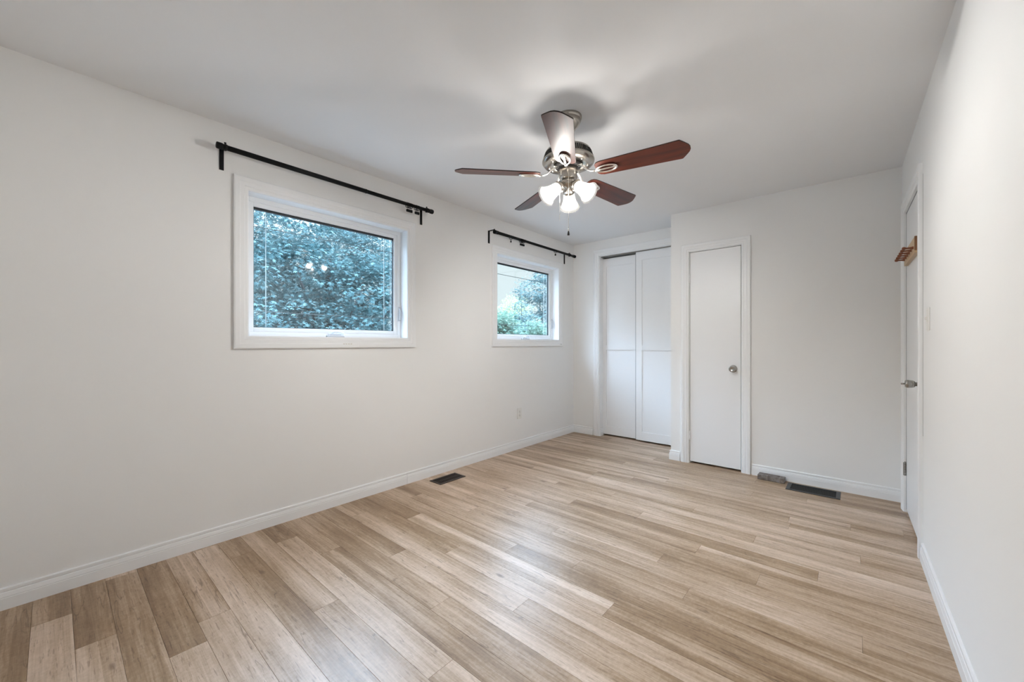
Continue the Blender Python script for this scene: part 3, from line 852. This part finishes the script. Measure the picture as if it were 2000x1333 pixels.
# ------------------------------------------------------------------ outlet, switch
ol = thing('wall_outlet', 'white double socket outlet low on the left wall near the far corner', 'outlet', (XL, 3.352, 0.388))
MB().box(0, 0.006, -0.036, 0.036, -0.058, 0.058, 0.0025).build('cover_plate', M_plastic, ol)
for z in (0.021, -0.021):
    mb = MB(); mb.lathe([(0.0168, 0.004), (0.0168, 0.0072), (0.016, 0.0078)], Matrix.Translation((0, 0, z)) @ Matrix.Rotation(R(90), 4, 'Y'), 24)
    s = mb.build('socket', M_plastic, ol)
    mb = MB(); mb.box(0.0077, 0.0082, -0.008, -0.0055, z-0.002, z+0.008); mb.box(0.0077, 0.0082, 0.0055, 0.008, z-0.002, z+0.006); mb.box(0.0077, 0.0082, -0.0025, 0.0025, z-0.011, z-0.006)
    mb.build('socket_slots', M_dark, s)
MB().lathe([(0.003, 0.0055), (0.003, 0.0068), (0.0001, 0.0072)], Matrix.Rotation(R(90), 4, 'Y'), 10, cap=False).build('screw', M_hinge, ol)
ls = thing('light_switch', 'white toggle light switch on the right wall beside the room door', 'light switch', (RX, RY, 0), RA)
yy, zz = -1.190, 1.275
MB().box(-0.006, 0, yy-0.036, yy+0.036, zz-0.058, zz+0.058, 0.0025).build('cover_plate', M_plastic, ls)
mb = MB(); mb.box(-0.0165, -0.005, yy-0.005, yy+0.005, zz-0.003, zz+0.010, 0.0015); mb.box(-0.008, -0.004, yy-0.006, yy+0.006, zz-0.013, zz+0.013)
mb.build('toggle', M_plastic, ls)
for s in (-0.042, 0.042):
    MB().lathe([(0.003, 0.0055), (0.003, 0.0068), (0.0001, 0.0072)], Matrix.Translation((0, yy, zz+s)) @ Matrix.Rotation(R(-90), 4, 'Y'), 10, cap=False).build('screw', M_plastic, ls)

# ------------------------------------------------------------------ peg rack on the room door
pr = thing('peg_rack', 'wooden peg rack with six brown pegs mounted on the room door', 'peg rack', (RX, RY, 0), RA)
pa, pb, pz0, pz1 = -0.845, -0.325, 1.668, 1.762
MB().box(-0.0175, 0.003, pa+0.004, pb, pz0, pz1, 0.003).build('back_board', M_wrack, pr)
MB().box(-0.0182, 0.003, pa, pa+0.0045, pz0+0.014, pz1+0.001, 0.002).build('end_grain', M_rackend, pr)
for i in range(6):
    y = pa+0.045 + i*0.086
    m4 = Matrix.Translation((-0.0175, y, 1.704)) @ Matrix.Rotation(R(-88), 4, 'Y')
    mb = MB(); mb.lathe([(0.0085, -0.002), (0.0085, 0.003), (0.0066, 0.009), (0.0050, 0.018), (0.0045, 0.028), (0.0060, 0.031), (0.0085, 0.036), (0.0092, 0.041), (0.0080, 0.046), (0.004, 0.0485), (0.0001, 0.049)], m4, 20, cap=False)
    mb.build('peg', M_peg, pr)

# ------------------------------------------------------------------ outside: ground, trees, shrubs
GZ = -1.2
o = MB().box(-60, XL-0.21, -40, 70, GZ-0.2, GZ).build('ground', M_ground)
tag(o, 'ground outside, below the windows', 'ground', kind='structure')

LOBES = ((0.0, 1.0), (0.75, 0.85), (-0.75, 0.85), (1.5, 0.55), (-1.5, 0.55))
def leaves_mesh(rnd, blobs, n, size, up_bias=0.35, clump=0):
    """many small folded leaves scattered through ellipsoid blobs, denser at the rim"""
    import array
    verts, faces, seeds = [], [], []
    wts = [b[1][0]*b[1][1]*b[1][2] for b in blobs]
    tot = sum(wts)
    for (c, rad), wt in zip(blobs, wts):
        m = int(n*wt/tot)
        cl = []
        for _ in range(max(1, m//14)):
            while True:
                d = Vector((rnd.gauss(0, 1), rnd.gauss(0, 1), rnd.gauss(0, 1)))
                if d.length > 1e-3: break
            d.normalize()
            q = (0.55 + 0.5*rnd.random())**0.6
            p = Vector((c[0]+d.x*rad[0]*q, c[1]+d.y*rad[1]*q, c[2]+d.z*rad[2]*q))
            out = Vector((d.x, d.y, d.z*0.6)).normalized()
            tone = rnd.random()
            for _k in range(14):
                pp = p + Vector((rnd.gauss(0, 1), rnd.gauss(0, 1), rnd.gauss(0, 0.35)))*size*2.2
                ax = (out + Vector((rnd.uniform(-1, 1), rnd.uniform(-1, 1), rnd.uniform(-0.8, 0.2)))).normalized()
                nn = (Vector((0, 0, 1)) + Vector((rnd.uniform(-1, 1), rnd.uniform(-1, 1), 0))*0.8 + out*up_bias).normalized()
                sd = ax.cross(nn)
                if sd.length < 1e-3: continue
                sd.normalize(); nn = sd.cross(ax)
                L_ = size*rnd.uniform(0.7, 1.3)
                sv = min(1, max(0, tone*0.7 + rnd.random()*0.3))
                for ang, ll in LOBES:               # one pointed lobe per finger of the leaf
                    d2 = ax*math.cos(ang) + sd*math.sin(ang); s2 = sd*math.cos(ang) - ax*math.sin(ang)
                    i = len(verts)
                    verts += [pp, pp + d2*L_*ll*0.5 + s2*L_*ll*0.16 - nn*L_*0.03, pp + d2*L_*ll - nn*L_*0.14, pp + d2*L_*ll*0.5 - s2*L_*ll*0.16 - nn*L_*0.03]
                    faces.append((i, i+1, i+2, i+3)); seeds.append(sv)
    me = bpy.data.meshes.new('foliage')
    me.from_pydata([v[:] for v in verts], [], faces)
    at = me.attributes.new('seed', 'FLOAT', 'FACE')
    at.data.foreach_set('value', seeds)
    return me

def tree(name, label, cat, base, trunk_h, trunk_r, blobs, n, size, m, seed, group=None):
    rnd = random.Random(seed)
    root = thing(name, label, cat, base, group=group)
    if trunk_h:
        mb = MB()
        mb.tube([(0, 0, 0), (0.06, 0.03, trunk_h*0.35), (-0.03, 0.05, trunk_h*0.7), (0, 0, trunk_h)], [trunk_r*1.25, trunk_r, trunk_r*0.8, trunk_r*0.45], 14)
        for (c, rad) in blobs[:6]:
            b0 = Vector((0, 0, trunk_h*0.45)); c = Vector(c)
            mb.tube([b0, b0.lerp(c, 0.5)+Vector((0, 0, -0.1)), c], [trunk_r*0.5, trunk_r*0.32, trunk_r*0.1], 8)
        mb.build('trunk', M_bark, root)
    me = leaves_mesh(rnd, blobs, n, size)
    me.materials.append(m)
    f = bpy.data.objects.new('foliage', me); C.objects.link(f); f.parent = root
    return root
# the broad tree that fills the nearer window
tb = [((rx, ry, rz), (s, s, s*0.55)) for rx, ry, rz, s in (
    (0.6, -0.3, 2.6, 1.3), (0.7, -1.5, 2.9, 1.2), (0.6, 1.2, 2.8, 1.3), (0.8, 0.4, 3.6, 1.2), (0.5, -0.9, 3.9, 1.2), (0.7, 1.8, 3.7, 1.1),
    (0.2, 0.5, 4.6, 1.3), (0.1, -1.0, 4.9, 1.1), (0.2, 1.5, 4.7, 1.1), (-0.9, 0, 3.4, 1.5), (-0.9, -1.4, 3.2, 1.4), (-0.9, 1.4, 3.4, 1.4),
    (-1.2, 0.2, 4.6, 1.4), (0.8, -2.2, 3.8, 0.9), (0.6, 2.6, 3.0, 0.9), (0.3, -2.0, 4.5, 1.2), (0.4, -2.4, 2.9, 1.1), (-0.2, -1.9, 5.4, 1.0), (-0.2, -0.5, 5.6, 1.1), (-0.2, 0.8, 5.6, 1.1), (-0.2, 2.0, 5.3, 1.0), (-1.6, -1.2, 4.6, 1.2), (-1.6, 1.3, 4.8, 1.2), (-1.7, 0.1, 3.4, 1.2), (0.3, -2.4, 1.9, 1.0), (0.3, 0, 1.7, 1.1), (0.3, 1.5, 1.8, 1.1), (0.3, -1.6, 1.9, 1.0))]
tree('broadleaf_tree', 'blue-grey leafy tree filling the view in the nearer window', 'tree', (-9.6, 4.35, GZ), 4.4, 0.17, tb, 60000, 0.070, M_leaf_blue, 11)
# trees and shrubs seen through the far-corner window
tb = [((0, 0, 0.9+0.62*k), (1.25-0.17*k, 1.25-0.17*k, 0.50)) for k in range(7)]
tree('blue_spruce', 'bluish layered tree in the middle of the far-corner window', 'tree', (-13.2, 16.0, GZ), 4.4, 0.03, tb, 15000, 0.085, M_leaf_teal, 21)
tb = [((0, 0, 3.0), (0.9, 0.9, 0.8)), ((0.2, 0.3, 4.0), (0.8, 0.8, 0.6)), ((-0.3, -0.3, 4.5), (0.75, 0.75, 0.45)), ((0.0, 0.1, 5.2), (0.7, 0.7, 0.45)), ((0.1, -0.2, 2.2), (0.9, 0.9, 0.7)), ((0.1, 0.1, 1.4), (0.8, 0.8, 0.6))]
tree('tall_tree', 'tall teal tree at the right edge of the far-corner window', 'tree', (-9.3, 12.9, GZ), 5.2, 0.06, tb, 12000, 0.075, M_leaf_teal, 22)
shrubs = [
    ('green shrub at the lower left of the far-corner window', (-9.2, 10.0, GZ), 0.60, 1.72, M_leaf_grn),
    ('pale green shrub at the bottom middle of the far-corner window', (-6.9, 9.0, GZ), 0.42, 1.45, M_leaf_grn),
    ('yellow-green shrub standing higher behind the green shrubs in the far-corner window', (-17.0, 19.9, GZ), 1.5, 2.75, M_leaf_yel),
    ('far green shrub at the left edge of the far-corner window', (-21.0, 21.4, GZ), 1.8, 2.55, M_leaf_grn),
]
for i, (lb, base, r, hz, m) in enumerate(shrubs):
    bl = [((0, 0, hz), (r*0.9, r*0.9, hz)), ((r*0.35, r*0.2, hz*1.3), (r*0.55, r*0.55, hz*0.7)), ((-r*0.35, -r*0.2, hz*1.25), (r*0.55, r*0.55, hz*0.7))]
    tree('garden_shrub', lb, 'shrub', base, 0.8, 0.06, bl, 9000, 0.08, m, 40+i, group='shrubs outside the far-corner window')
